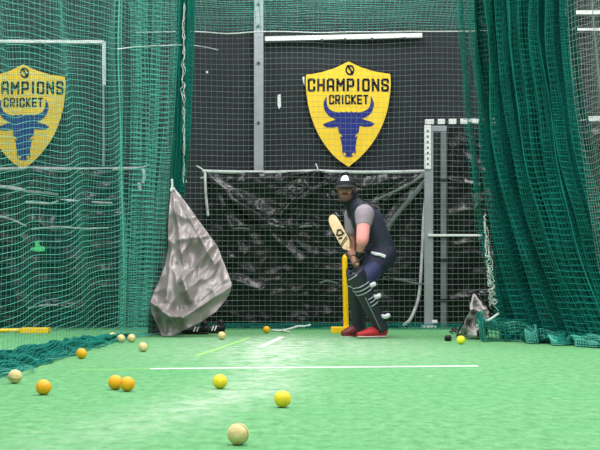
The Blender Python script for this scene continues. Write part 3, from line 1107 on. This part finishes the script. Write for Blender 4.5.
# white cord at the foot of the back net
wc = empty('white_cord', (X(285, 13.3), 13.3, 0), 'thin white cord lying along the foot of the back net', 'cord')
G = lambda px, py: Vector((X(px, H * F / (py - 278)), min(13.8, H * F / (py - 278)), .012))
tube('main_strand', [G(272, 331.4), G(277, 331.8), G(282, 331.6), W(290, 328.8, 13.5), W(298, 326.4, 13.65), W(305, 326.3, 13.7), W(310, 325, 13.72)], .011, M['cord'], wc)
tube('side_strand', [G(282, 331.5), G(285, 332.6), G(289, 333)], .011, M['cord'], wc)


# ================================================================= shoes under the flap
def trainer(px, d, rz, label):
    o = Vector((X(px, d), d, 0))
    mx = Matrix.Translation(o) @ Matrix.Rotation(rz, 4, 'Z')
    root = empty('black_shoe', o, label, 'shoe', 'black shoes under the silver flap')
    bm = bmesh.new()
    add_limb(bm, [(mx @ Vector((0, .10, .055)), .038, .040), (mx @ Vector((0, .02, .05)), .036, .036), (mx @ Vector((0, -.07, .04)), .044, .028), (mx @ Vector((0, -.13, .034)), .034, .02)], side=mx.to_3x3() @ Vector((1, 0, 0)), seg=16)
    add_limb(bm, [(mx @ Vector((0, .08, .06)), .032, .036), (mx @ Vector((0, .085, .105)), .034, .038)], side=mx.to_3x3() @ Vector((1, 0, 0)), seg=16)
    fused(bm, 'upper', M['black'], root, .006, 3)
    bm = bmesh.new()
    add_limb(bm, [(mx @ Vector((0, .115, .014)), .038, .012), (mx @ Vector((0, -.02, .014)), .038, .012), (mx @ Vector((0, -.135, .014)), .038, .012)], side=mx.to_3x3() @ Vector((1, 0, 0)), seg=16)
    link('sole', bm_mesh(bm), M['black'], root, smooth=True)
    for q in (-1, 1):
        bm = bmesh.new()
        for k in range(2):
            bar(bm, mx @ Vector((q * .040, -.02 + .03 * k, .03)), mx @ Vector((q * .034, .0 + .03 * k, .075)), .013)
        link('side_flash', bm_mesh(bm), M['white'], root)


trainer(195.5, 12.62, -1.45, 'black shoe with white flashes deeper under the silver flap')
trainer(212.5, 12.86, -1.2, 'black shoe with white flashes beside the small cream ball')

# ================================================================= the batter
per = empty('person', (X(366, 12.0), 12.0, 0), 'batter in navy vest, white-fronted cap and striped pads, crouched with bat raised', 'person')
SIDE = Vector((.33, -.94, 0)).normalized()       # towards his left, the camera side
FWD = Vector((-.94, -.33, 0)).normalized()
UP = Vector((0, 0, 1))

pelvis = W(380.5, 252.5, 12.02)
waist = W(377.5, 240, 12.01)
chest = W(367.5, 223, 12.0)
uchest = W(360.5, 212, 12.0)
neck0 = W(353.5, 205, 11.98)
headc = W(345.8, 188.5, 11.93)
shL, shR = W(364.5, 214, 11.82), W(354, 214.5, 12.2)
elL, wrL = W(362.5, 239, 11.72), W(358.8, 255.5, 11.74)
elR, wrR = W(352.5, 241, 12.16), W(351.5, 257, 11.97)
hipL, hipR = W(384, 256, 11.93), W(379, 257, 12.12)
knL, anL = W(360.5, 282.5, 11.72), W(381.5, 329, 11.87)
knR, anR = W(356.5, 278, 12.08), W(359, 330, 12.22)

# bat axis, from the top of the handle up through the blade
bat_a = W(357.6, 265, 11.80)
bat_b = W(331.0, 216.5, 12.42)
A = (bat_b - bat_a).normalized()
bat_len = 0.80
bat_end = bat_a + A * bat_len
s_ = bat_len / (bat_b - bat_a).length
view = (bat_a - Vector((0, 0, H))).normalized()
fn = (-view - A * (-view).dot(A)).normalized()
fn = (fn + Vector((-.42, 0, -.30)))
fn = (fn - A * fn.dot(A)).normalized()
bs = A.cross(fn).normalized()


def on_handle(t, ang, r):
    return bat_a + A * t + (fn * math.cos(ang) + bs * math.sin(ang)) * r


def add_hand(bm, t0, a_palm, wrist, curl=1):
    """palm on the handle side a_palm, four fingers curling round it, the thumb going round the other way"""
    pc = on_handle(t0 + .037, a_palm, .042)
    add_limb(bm, [(wrist, .026, .022), (wrist.lerp(pc, .6), .032, .022), (pc, .04, .02)], side=A, n=4, seg=12)
    add_limb(bm, [(on_handle(t0 + .002, a_palm, .040), .017), (on_handle(t0 + .074, a_palm, .040), .017)], side=fn, n=3, seg=12)
    for i, (ln_, rr) in enumerate(((.85, .0085), (1.0, .0095), (1.05, .0098), (.95, .0092))):
        t = t0 + .004 + i * .0235
        pts = []
        for k in range(6):
            a = a_palm + curl * (.35 + ln_ * 3.4 * k / 5)
            pts.append((on_handle(t, a, .040 - .012 * min(1, k / 2)), rr * (1 - .05 * k)))
        add_limb(bm, pts, side=A, n=2, seg=10)
    pts = [(on_handle(t0 + .06, a_palm - curl * .1, .05), .013), (on_handle(t0 + .085, a_palm - curl * .8, .044), .0125),
           (on_handle(t0 + .098, a_palm - curl * 1.5, .033), .0115), (on_handle(t0 + .10, a_palm - curl * 2.1, .030), .0095)]
    add_limb(bm, pts, side=A, n=3, seg=10)


HF = (W(342.5, 189.5, 11.6) - headc)
HF.z = 0
HF = (HF.normalized() + Vector((0, 0, -.10))).normalized()      # he looks at the bowler
HS = HF.cross(UP).normalized()                                  # towards the picture's left side
HU = HS.cross(HF).normalized()
HR = Matrix((HS, -HF, HU)).transposed().to_4x4()                # local x = HS, -y = forward, z = up


def hp(x, f, z):
    return headc + HS * x + HF * f + HU * z


bm = bmesh.new()
add_ball(bm, hp(0, -.008, .030), (.076, .095, .088), HR, 24)       # skull
add_limb(bm, [(hp(0, .030, .02), .060, .05), (hp(0, .040, -.045), .052, .046), (hp(0, .052, -.092), .030, .026)], side=HS, n=4)   # face to chin
add_limb(bm, [(hp(-.04, -.01, -.05), .022), (hp(-.02, .04, -.09), .02), (hp(.02, .04, -.09), .02), (hp(.04, -.01, -.05), .022)], n=3)  # jaw
add_limb(bm, [(hp(0, .088, .018), .009, .008), (hp(0, .102, -.012), .013, .012), (hp(0, .106, -.024), .017, .011)], side=HS, n=4)      # nose
add_limb(bm, [(hp(-.042, .072, .028), .011), (hp(0, .086, .030), .010), (hp(.042, .072, .028), .011)], n=4)                            # brow
for sx in (-1, 1):
    add_limb(bm, [(hp(sx * .074, -.012, .022), .016, .008), (hp(sx * .078, -.014, -.004), .018, .008), (hp(sx * .072, -.008, -.03), .010, .007)], side=HF, n=3)
    add_limb(bm, [(hp(sx * .045, .058, -.012), .02), (hp(sx * .035, .062, -.035), .02)], n=3)
add_limb(bm, [(headc - HU * .05 - HF * .02, .056, .06), (headc.lerp(neck0, .7), .055, .06), (neck0.lerp(uchest, .4), .07, .07)], side=SIDE, n=4)
add_limb(bm, [(uchest, .16, .09), (chest, .165, .115), (waist, .145, .105), (pelvis, .155, .125)], side=SIDE, n=5, seg=20)
for sh, el, wr in ((shL, elL, wrL), (shR, elR, wrR)):
    add_limb(bm, [(uchest.lerp(sh, .6), .075), (sh, .068), (sh.lerp(el, .5), .054), (el, .043), (el.lerp(wr, .35), .042), (wr, .028)], side=SIDE, n=4)
add_hand(bm, .02, -2.5, wrL, 1)
add_hand(bm, .125, 2.7, wrR, -1)
for hi_, kn, an, toe in ((hipL, knL, anL, W(364, 334, 11.85)), (hipR, knR, anR, W(345, 333.5, 12.2))):
    add_limb(bm, [(pelvis.lerp(hi_, .6), .11), (hi_, .10), (hi_.lerp(kn, .5), .082), (kn, .06), (kn.lerp(an, .3), .058), (kn.lerp(an, .7), .042), (an, .036)], side=SIDE, n=4)
    add_limb(bm, [(an, .032), (an.lerp(toe, .5) + Vector((0, 0, -.012)), .026), (an.lerp(toe, .85), .016)], n=3)
body = fused(bm, 'body', M['skin'], per, .0065, 3)

for sx in (-1, 1):
    bm = bmesh.new(); add_ball(bm, hp(sx * .031, .0775, .008), .0125, None, 14)
    e = link('eye', bm_mesh(bm), M['eye'], per, True)
    bm = bmesh.new(); add_ball(bm, hp(sx * .031, .0852, .007), .0058, None, 12)
    link('iris', bm_mesh(bm), M['iris'], e, True)
    for dz, k_ in ((.017, 'upper'), (-.003, 'lower')):
        bm = bmesh.new()
        add_limb(bm, [(hp(sx * .017, .083, dz - .003), .004), (hp(sx * .031, .0875, dz), .0065), (hp(sx * .046, .080, dz - .002), .004)], n=4, seg=8)
        link('eyelid', bm_mesh(bm), M['skin'], e, True)
    bm = bmesh.new()
    add_limb(bm, [(hp(sx * .012, .094, .027), .006, .005), (hp(sx * .032, .090, .033), .0065, .005), (hp(sx * .052, .074, .026), .004)], n=4, seg=8)
    link('eyebrow', bm_mesh(bm), M['hair'], per, True)
bm = bmesh.new()
add_limb(bm, [(hp(-.022, .090, -.056), .004), (hp(0, .097, -.054), .0065), (hp(.022, .090, -.056), .004)], n=4, seg=8)
link('lips', bm_mesh(bm), M['lips'], per, True)
bm = bmesh.new()
add_limb(bm, [(hp(-.028, .084, -.053), .0045), (hp(-.014, .0935, -.043), .0065), (hp(0, .098, -.041), .006), (hp(.014, .0935, -.043), .0065), (hp(.028, .084, -.053), .0045)], n=4, seg=10)
link('moustache', bm_mesh(bm), M['hair'], per, True)
bm = bmesh.new()
add_limb(bm, [(hp(-.070, .0, -.01), .010, .012), (hp(-.062, .012, -.052), .014, .013), (hp(-.036, .056, -.088), .018, .013), (hp(0, .070, -.098), .022, .016),
              (hp(.036, .056, -.088), .018, .013), (hp(.062, .012, -.052), .014, .013), (hp(.070, .0, -.01), .010, .012)], side=HU, n=4, seg=12)
link('beard', bm_mesh(bm), mat('stubble', (88, 62, 54), .8, var=.2, scale=150), per, True)
bm = bmesh.new()
add_limb(bm, [(hp(0, -.045, .045), .076, .05), (hp(0, -.06, .0), .074, .045), (hp(0, -.05, -.045), .06, .04)], side=HS, n=4)
link('hair', bm_mesh(bm), M['hair'], per, True)

# cap: crown, white front panel, peak
cap = None
bm = bmesh.new()
bmesh.ops.create_uvsphere(bm, u_segments=28, v_segments=18, radius=1, matrix=Matrix.Translation(hp(0, -.004, .040)) @ HR @ Matrix.Diagonal((.092, .110, .082, 1)))
bmesh.ops.bisect_plane(bm, geom=bm.verts[:] + bm.edges[:] + bm.faces[:], plane_co=hp(0, 0, .036), plane_no=HU, clear_inner=True)
cap = link('cap', bm_mesh(bm), M['cap'], per, True)
md = cap.modifiers.new('Solidify', 'SOLIDIFY'); md.thickness = .004
bm = bmesh.new()
n1, n2 = 14, 6
rows = []
for i in range(n1 + 1):
    a = math.radians(-78 + 156 * i / n1)
    ring = []
    for j in range(n2 + 1):
        q = j / n2
        f_ = .078 + .004 + (.062 * math.cos(a) ** .7 if math.cos(a) > 0 else 0) * q
        x = (.086 + .006 * q) * math.sin(a)
        f0 = .100 * math.cos(a) + (.066 * max(0, math.cos(a)) ** .6) * q
        ring.append(bm.verts.new(hp(x, f0, .038 - .020 * q - .16 * abs(x) * abs(x) / .09)))
    rows.append(ring)
for i in range(n1):
    for j in range(n2):
        bm.faces.new((rows[i][j], rows[i + 1][j], rows[i + 1][j + 1], rows[i][j + 1]))
pk = link('peak', bm_mesh(bm), M['cap'], cap, True)
md = pk.modifiers.new('Solidify', 'SOLIDIFY'); md.thickness = .005
bm = bmesh.new()
rows = []
for i in range(9):
    ring = []
    for j in range(8):
        az = math.radians(-27 + 54 * i / 8) * (1 - .2 * (j / 7) ** 2)
        elv = math.radians(22 + 48 * j / 7)
        ring.append(bm.verts.new(hp(.0955 * math.sin(az) * math.cos(elv), -.004 + .114 * math.cos(az) * math.cos(elv), .040 + .0850 * math.sin(elv))))
    rows.append(ring)
for i in range(8):
    for j in range(7):
        bm.faces.new((rows[i][j], rows[i + 1][j], rows[i + 1][j + 1], rows[i][j + 1]))
wp = link('front_panel', bm_mesh(bm), M['cap_white'], cap, True)
md = wp.modifiers.new('Solidify', 'SOLIDIFY'); md.thickness = .003

# clothes
bm = bmesh.new()
add_limb(bm, [(headc.lerp(neck0, .42), .066, .072), (headc.lerp(neck0, .8), .074, .08), (neck0.lerp(uchest, .6), .10, .095)], side=SIDE, n=4, seg=20)
fused(bm, 'collar', M['collar'], per, .008, 3)
bm = bmesh.new()
add_limb(bm, [(neck0.lerp(uchest, .35), .105, .085), (uchest, .165, .108), (chest, .185, .135), (waist, .165, .122), (waist.lerp(pelvis, .6), .168, .128)], side=SIDE, n=5, seg=24)
add_limb(bm, [(uchest.lerp(shR, .4), .085), (shR, .082)], n=3)
add_limb(bm, [(uchest.lerp(shL, .2), .10), (shL.lerp(uchest, .32) + UP * .012, .086)], n=3)
add_limb(bm, [(neck0.lerp(uchest, .2) + SIDE * .05, .075), (neck0.lerp(shL, .75) + UP * .03, .062)], n=3)
add_limb(bm, [(neck0.lerp(uchest, .2) - SIDE * .05, .075), (neck0.lerp(shR, .75) + UP * .03, .062)], n=3)
add_limb(bm, [(W(373, 218, 12.02), .10, .09), (W(380, 236, 12.02), .11, .085)], side=SIDE, n=4)
fused(bm, 'vest', M['vest'], per, .008, 4)
for sh, el, k in ((shL, elL, .34), (shR, elR, .6)):
    bm = bmesh.new()
    add_limb(bm, [(sh.lerp(uchest, .10), .084), (sh + UP * .004, .090, .092), (sh.lerp(el, k * .6), .084, .086), (sh.lerp(el, k), .074, .077)], side=SIDE, n=4, seg=18)
    fused(bm, 'shirt_sleeve', M['sleeve'], per, .007, 3)
bm = bmesh.new()
add_limb(bm, [(shL.lerp(elL, .30), .063), (shL.lerp(elL, .65), .062), (elL, .058), (elL.lerp(wrL, .15), .054)], side=SIDE, n=4, seg=16)
fused(bm, 'elbow_sleeve', M['pink'], per, .006, 3)
bm = bmesh.new()
add_limb(bm, [(elL.lerp(wrL, .86), .036), (elL.lerp(wrL, .97), .034)], side=SIDE, n=2, seg=16)
link('wristband', bm_mesh(bm), M['black'], per, True)
bm = bmesh.new()
add_limb(bm, [(waist.lerp(pelvis, .5), .165, .135), (pelvis, .17, .125), (pelvis + Vector((0.0, 0, -.05)), .16, .125)], side=SIDE, n=4, seg=22)
for hi_, kn, an in ((hipL, knL, anL), (hipR, knR, anR)):
    add_limb(bm, [(pelvis.lerp(hi_, .5), .12), (hi_, .115), (hi_.lerp(kn, .5), .103), (kn, .076), (kn.lerp(an, .4), .066), (kn.lerp(an, .85), .052)], side=SIDE, n=4, seg=18)
tr = fused(bm, 'trousers', M['trousers'], per, .008, 4)
# white mark on the hip: a small swoosh of cloth lying on the trousers
bm = bmesh.new()
pts = [W(371.5, 252.5, 11.80), W(375, 253.8, 11.772), W(380, 254.6, 11.765), W(385, 256.5, 11.775)]
add_limb(bm, [(pts[0], .010, .006), (pts[1], .016, .006), (pts[2], .014, .006), (pts[3], .016, .006)], side=UP, n=4, seg=10)
link('hip_logo', bm_mesh(bm), M['pad_white'], tr, True)
bm = bmesh.new()
tL = (hipL.lerp(knL, .72))
add_limb(bm, [(hipL.lerp(knL, .42), .104, .098), (tL, .108, .098), (hipL.lerp(knL, .95), .092, .086)], side=SIDE, n=4, seg=18)
fused(bm, 'thigh_guard', M['thigh'], tr, .008, 3)


# batting pads
def pad(kn, an, top, front, label, straps):
    """a shell round the front of the shin, bulging over the knee, with bars and stripes"""
    ax = (an - kn).normalized()
    fr_ = (front - ax * front.dot(ax)).normalized()
    sd = ax.cross(fr_).normalized()
    stations = [(top, .080, .080), (-.07, .087, .090), (.02, .088, .094), (.10, .078, .086), (.20, .074, .078), (.32, .070, .07), (.42, .066, .064), ((an - kn).length + .01, .064, .06)]
    prof = spline(stations, 5)
    bm = bmesh.new()
    seg = 22

    def pt(t, a, w, dd, extra=0.0):
        lean_ = -.03 * max(0, -t) * 6 * 0
        base = kn + ax * t if t > 0 else kn + (ax * t * .8 + fr_ * t * -.1)
        ridge = .006 * abs(math.sin(a * 4.0))
        return base + sd * ((w + extra) * math.sin(a)) + fr_ * ((dd + extra + ridge) * math.cos(a))
    rings = []
    for t, w, dd in prof:
        rings.append([bm.verts.new(pt(t, math.radians(-118 + 236 * k / seg), w, dd)) for k in range(seg + 1)])
    for i in range(len(rings) - 1):
        for k in range(seg):
            bm.faces.new((rings[i][k], rings[i][k + 1], rings[i + 1][k + 1], rings[i + 1][k]))
    o = link('batting_pad', bm_mesh(bm), M['pad'], per, True)
    o['label'] = label
    md = o.modifiers.new('Solidify', 'SOLIDIFY'); md.thickness = .022; md.offset = -1

    def ww(t):
        for (t0, w0, d0), (t1, w1, d1) in zip(prof, prof[1:]):
            if t <= t1:
                q = (t - t0) / (t1 - t0 + 1e-9)
                return w0 + (w1 - w0) * q, d0 + (d1 - d0) * q
        return prof[-1][1:]

    def stripe(t0, slope, a0, a1, wid, name='stripe'):
        bm = bmesh.new()
        rr = []
        for k in range(13):
            a = math.radians(a0 + (a1 - a0) * k / 12)
            r = []
            for e in (-.5, .5):
                t = t0 + slope * (k / 12) + wid * e
                w, dd = ww(t)
                r.append(bm.verts.new(pt(t, a, w, dd, .004)))
            rr.append(r)
        for k in range(12):
            bm.faces.new((rr[k][0], rr[k + 1][0], rr[k + 1][1], rr[k][1]))
        so = link(name, bm_mesh(bm), M['stripe'], o, True)
        md = so.modifiers.new('Solidify', 'SOLIDIFY'); md.thickness = .004

    def bar_(a, t0, t1, wid):
        bm = bmesh.new()
        rr = []
        for k in range(15):
            t = t0 + (t1 - t0) * k / 14
            w, dd = ww(t)
            rr.append([bm.verts.new(pt(t, math.radians(a + e), w, dd, .005)) for e in (-wid, wid)])
        for k in range(14):
            bm.faces.new((rr[k][0], rr[k + 1][0], rr[k + 1][1], rr[k][1]))
        so = link('edge_piping', bm_mesh(bm), mat('piping', (120, 126, 134), .6), o, True)
        md = so.modifiers.new('Solidify', 'SOLIDIFY'); md.thickness = .004
    for t, dz in straps:
        bm = bmesh.new()
        c = kn + ax * t + Vector((.082, -.035, 0))
        add_limb(bm, [(c - Vector((.045, 0, -.01)), .016, .012), (c, .022, .016), (c + Vector((.03, .01, .012)), .022, .018)], side=ax, n=4, seg=12)
        link('strap', bm_mesh(bm), M['pad_white'], o, True)
    return stripe, bar_


S1, B1 = pad(knL, anL, -.16, (FWD + SIDE * .75), 'near pad with three pale stripes above and below the knee', ((.03, 0), (.15, 0), (.36, 0)))
sgn = 1
for k in range(3):
    S1(.005 + .038 * k, .0, -100, 70, .009)
    S1(.15 + .036 * k, -.0, -100, -35, .009)
S1(-.145, .04, -40, 40, .012)
B1(-25, .12, .47, 3.5)
S2, B2 = pad(knR, anR, -.12, (FWD + SIDE * .5), 'far pad with pale top stripe', ((.3, 0),))
S2(-.10, .04, -60, 60, .012)
S2(.06, 0, -90, 60, .008)


def batting_shoe(heel, toe, m, label):
    ax = (toe - heel); ax.z = 0
    ln_ = ax.length
    ax.normalize()
    sd = Vector((-ax.y, ax.x, 0))
    o_ = Vector((heel.x, heel.y, 0))
    q = lambda f, s, z: o_ + ax * f + sd * s + UP * z
    bm = bmesh.new()
    add_limb(bm, [(q(.035, 0, .06), .045, .050), (q(.10, 0, .064), .046, .052), (q(.18, 0, .050), .050, .040), (q(ln_ - .03, 0, .036), .040, .023)], side=sd, n=4, seg=18)
    add_limb(bm, [(q(.05, 0, .07), .046, .05), (q(.058, 0, .112), .05, .058)], side=sd, n=3, seg=18)
    s = fused(bm, 'shoe', m, per, .006, 3)
    s['label'] = label
    bm = bmesh.new()
    add_limb(bm, [(q(.03, 0, .014), .042, .013), (q(.12, 0, .013), .040, .012), (q(.19, 0, .013), .047, .012), (q(ln_ - .025, 0, .016), .038, .012)], side=sd, n=4, seg=18)
    link('sole', bm_mesh(bm), M['sole'] if m is M['shoe'] else M['shoe_dark'], s, True)
    bm = bmesh.new()
    for k in range(4):
        f = .10 + .022 * k
        bar(bm, q(f, -.024, .098 - .012 * k), q(f + .008, .024, .098 - .012 * k), .008)
    link('lace', bm_mesh(bm), M['pad_white'] if m is M['shoe'] else M['shoe_dark'], s)


batting_shoe(Vector((X(386.5, 11.92), 11.90, 0)), Vector((X(356, 11.84), 11.79, 0)), M['shoe'], 'bright red shoe on the near foot')
batting_shoe(Vector((X(366, 12.22), 12.25, 0)), Vector((X(340.5, 12.2), 12.13, 0)), M['shoe_dark'], 'dark red shoe on the far foot')

# ================================================================= the bat
bt = empty('cricket_bat', bat_a, 'pale willow cricket bat raised in the batter\'s hands', 'bat')


def bp(t, s, f):
    return bat_a + A * t + bs * s + fn * f


bm = bmesh.new()
add_limb(bm, [(bp(.0, 0, 0), .018), (bp(.02, 0, 0), .0165), (bp(.27, 0, 0), .0165), (bp(.30, 0, 0), .015)], side=fn, n=4, seg=14)
hd = link('handle', bm_mesh(bm), M['grip'], bt, True)
bm = bmesh.new()
secs = [(.265, .020, .014), (.295, .036, .018), (.325, .050, .022), (.40, .054, .027), (.55, .054, .034), (.66, .054, .038), (.73, .051, .028), (.775, .042, .02), (.80, .027, .014), (.808, .014, .01)]
rings = []
for t, w, th in secs:
    ring = [(w, .008), (w * .9, .012), (0, .013), (-w * .9, .012), (-w, .008), (-w, -.004), (-w * .5, -th * .65), (0, -th), (w * .5, -th * .65), (w, -.004)]
    rings.append([bm.verts.new(bp(t, a, b)) for a, b in ring])
for i in range(len(rings) - 1):
    for k in range(10):
        bm.faces.new((rings[i][k], rings[i][(k + 1) % 10], rings[i + 1][(k + 1) % 10], rings[i + 1][k]))
bm.faces.new(rings[0]); bm.faces.new(rings[-1][::-1])
bl = link('blade', bm_mesh(bm), M['willow'], bt)


def sticker(name, polys, m):
    bm = bmesh.new()
    for poly in polys:
        f = [bm.verts.new(bp(t, s, .0155)) for t, s in poly]
        k = [bm.verts.new(bp(t, s, .0115)) for t, s in poly]
        bm.faces.new(f); bm.faces.new(k[::-1])
        for i in range(len(poly)):
            bm.faces.new((f[i], k[i], k[(i + 1) % len(poly)], f[(i + 1) % len(poly)]))
    link(name, bm_mesh(bm), m, bl)


sticker('black_logo', [[(.53, -.045), (.575, .0), (.56, .012), (.51, -.03)], [(.575, .0), (.53, .04), (.51, .03), (.555, -.004)], [(.50, -.035), (.515, -.02), (.46, .035), (.445, .022)],
                       [(.455, -.04), (.475, -.03), (.435, .01), (.42, .0)], [(.50, .02), (.515, .035), (.45, .048), (.44, .036)]], M['black'])
sticker('shoulder_band', [[(.37, -.05), (.385, -.05), (.40, .05), (.385, .05)], [(.345, -.05), (.358, -.05), (.372, .05), (.36, .05)]], M['black'])

# ================================================================= light
def area(name, loc, sx, sy, power, rot=(0, 0, 0), col=(1, 1, 1)):
    l = bpy.data.lights.new(name, 'AREA')
    l.shape = 'RECTANGLE'
    l.size, l.size_y = sx, sy
    l.energy = power
    l.color = col
    o = bpy.data.objects.new(name, l)
    C.objects.link(o)
    o.location = loc
    o.rotation_euler = rot


for x in (-3.2, 0.2, 3.4):
    for y in (1.5, 5.5, 9.5, 12.2):
        area('ceiling_light', (x, y, 4.9), 0.5, 2.2, 150, col=(1, .97, .99))

w = bpy.data.worlds.new('hall')
bpy.context.scene.world = w
w.use_nodes = True
w.node_tree.nodes['Background'].inputs[0].default_value = (.92, .97, 1, 1)
w.node_tree.nodes['Background'].inputs[1].default_value = 0.35

# ================================================================= camera
cam = bpy.data.cameras.new('camera')
cam.sensor_width = 36
cam.lens = 36 * F / 600
cam.shift_y = (278 - 225) / 600
cam.clip_end = 100
co = bpy.data.objects.new('camera', cam)
C.objects.link(co)
co.location = (0, 0, H)
co.rotation_euler = (math.pi / 2, 0, 0)
sc = bpy.context.scene
sc.camera = co
sc.view_settings.view_transform = 'Standard'
sc.view_settings.look = 'None'
sc.view_settings.exposure = -0.25
sc.view_settings.gamma = 1
sc.view_settings.use_curve_mapping = False
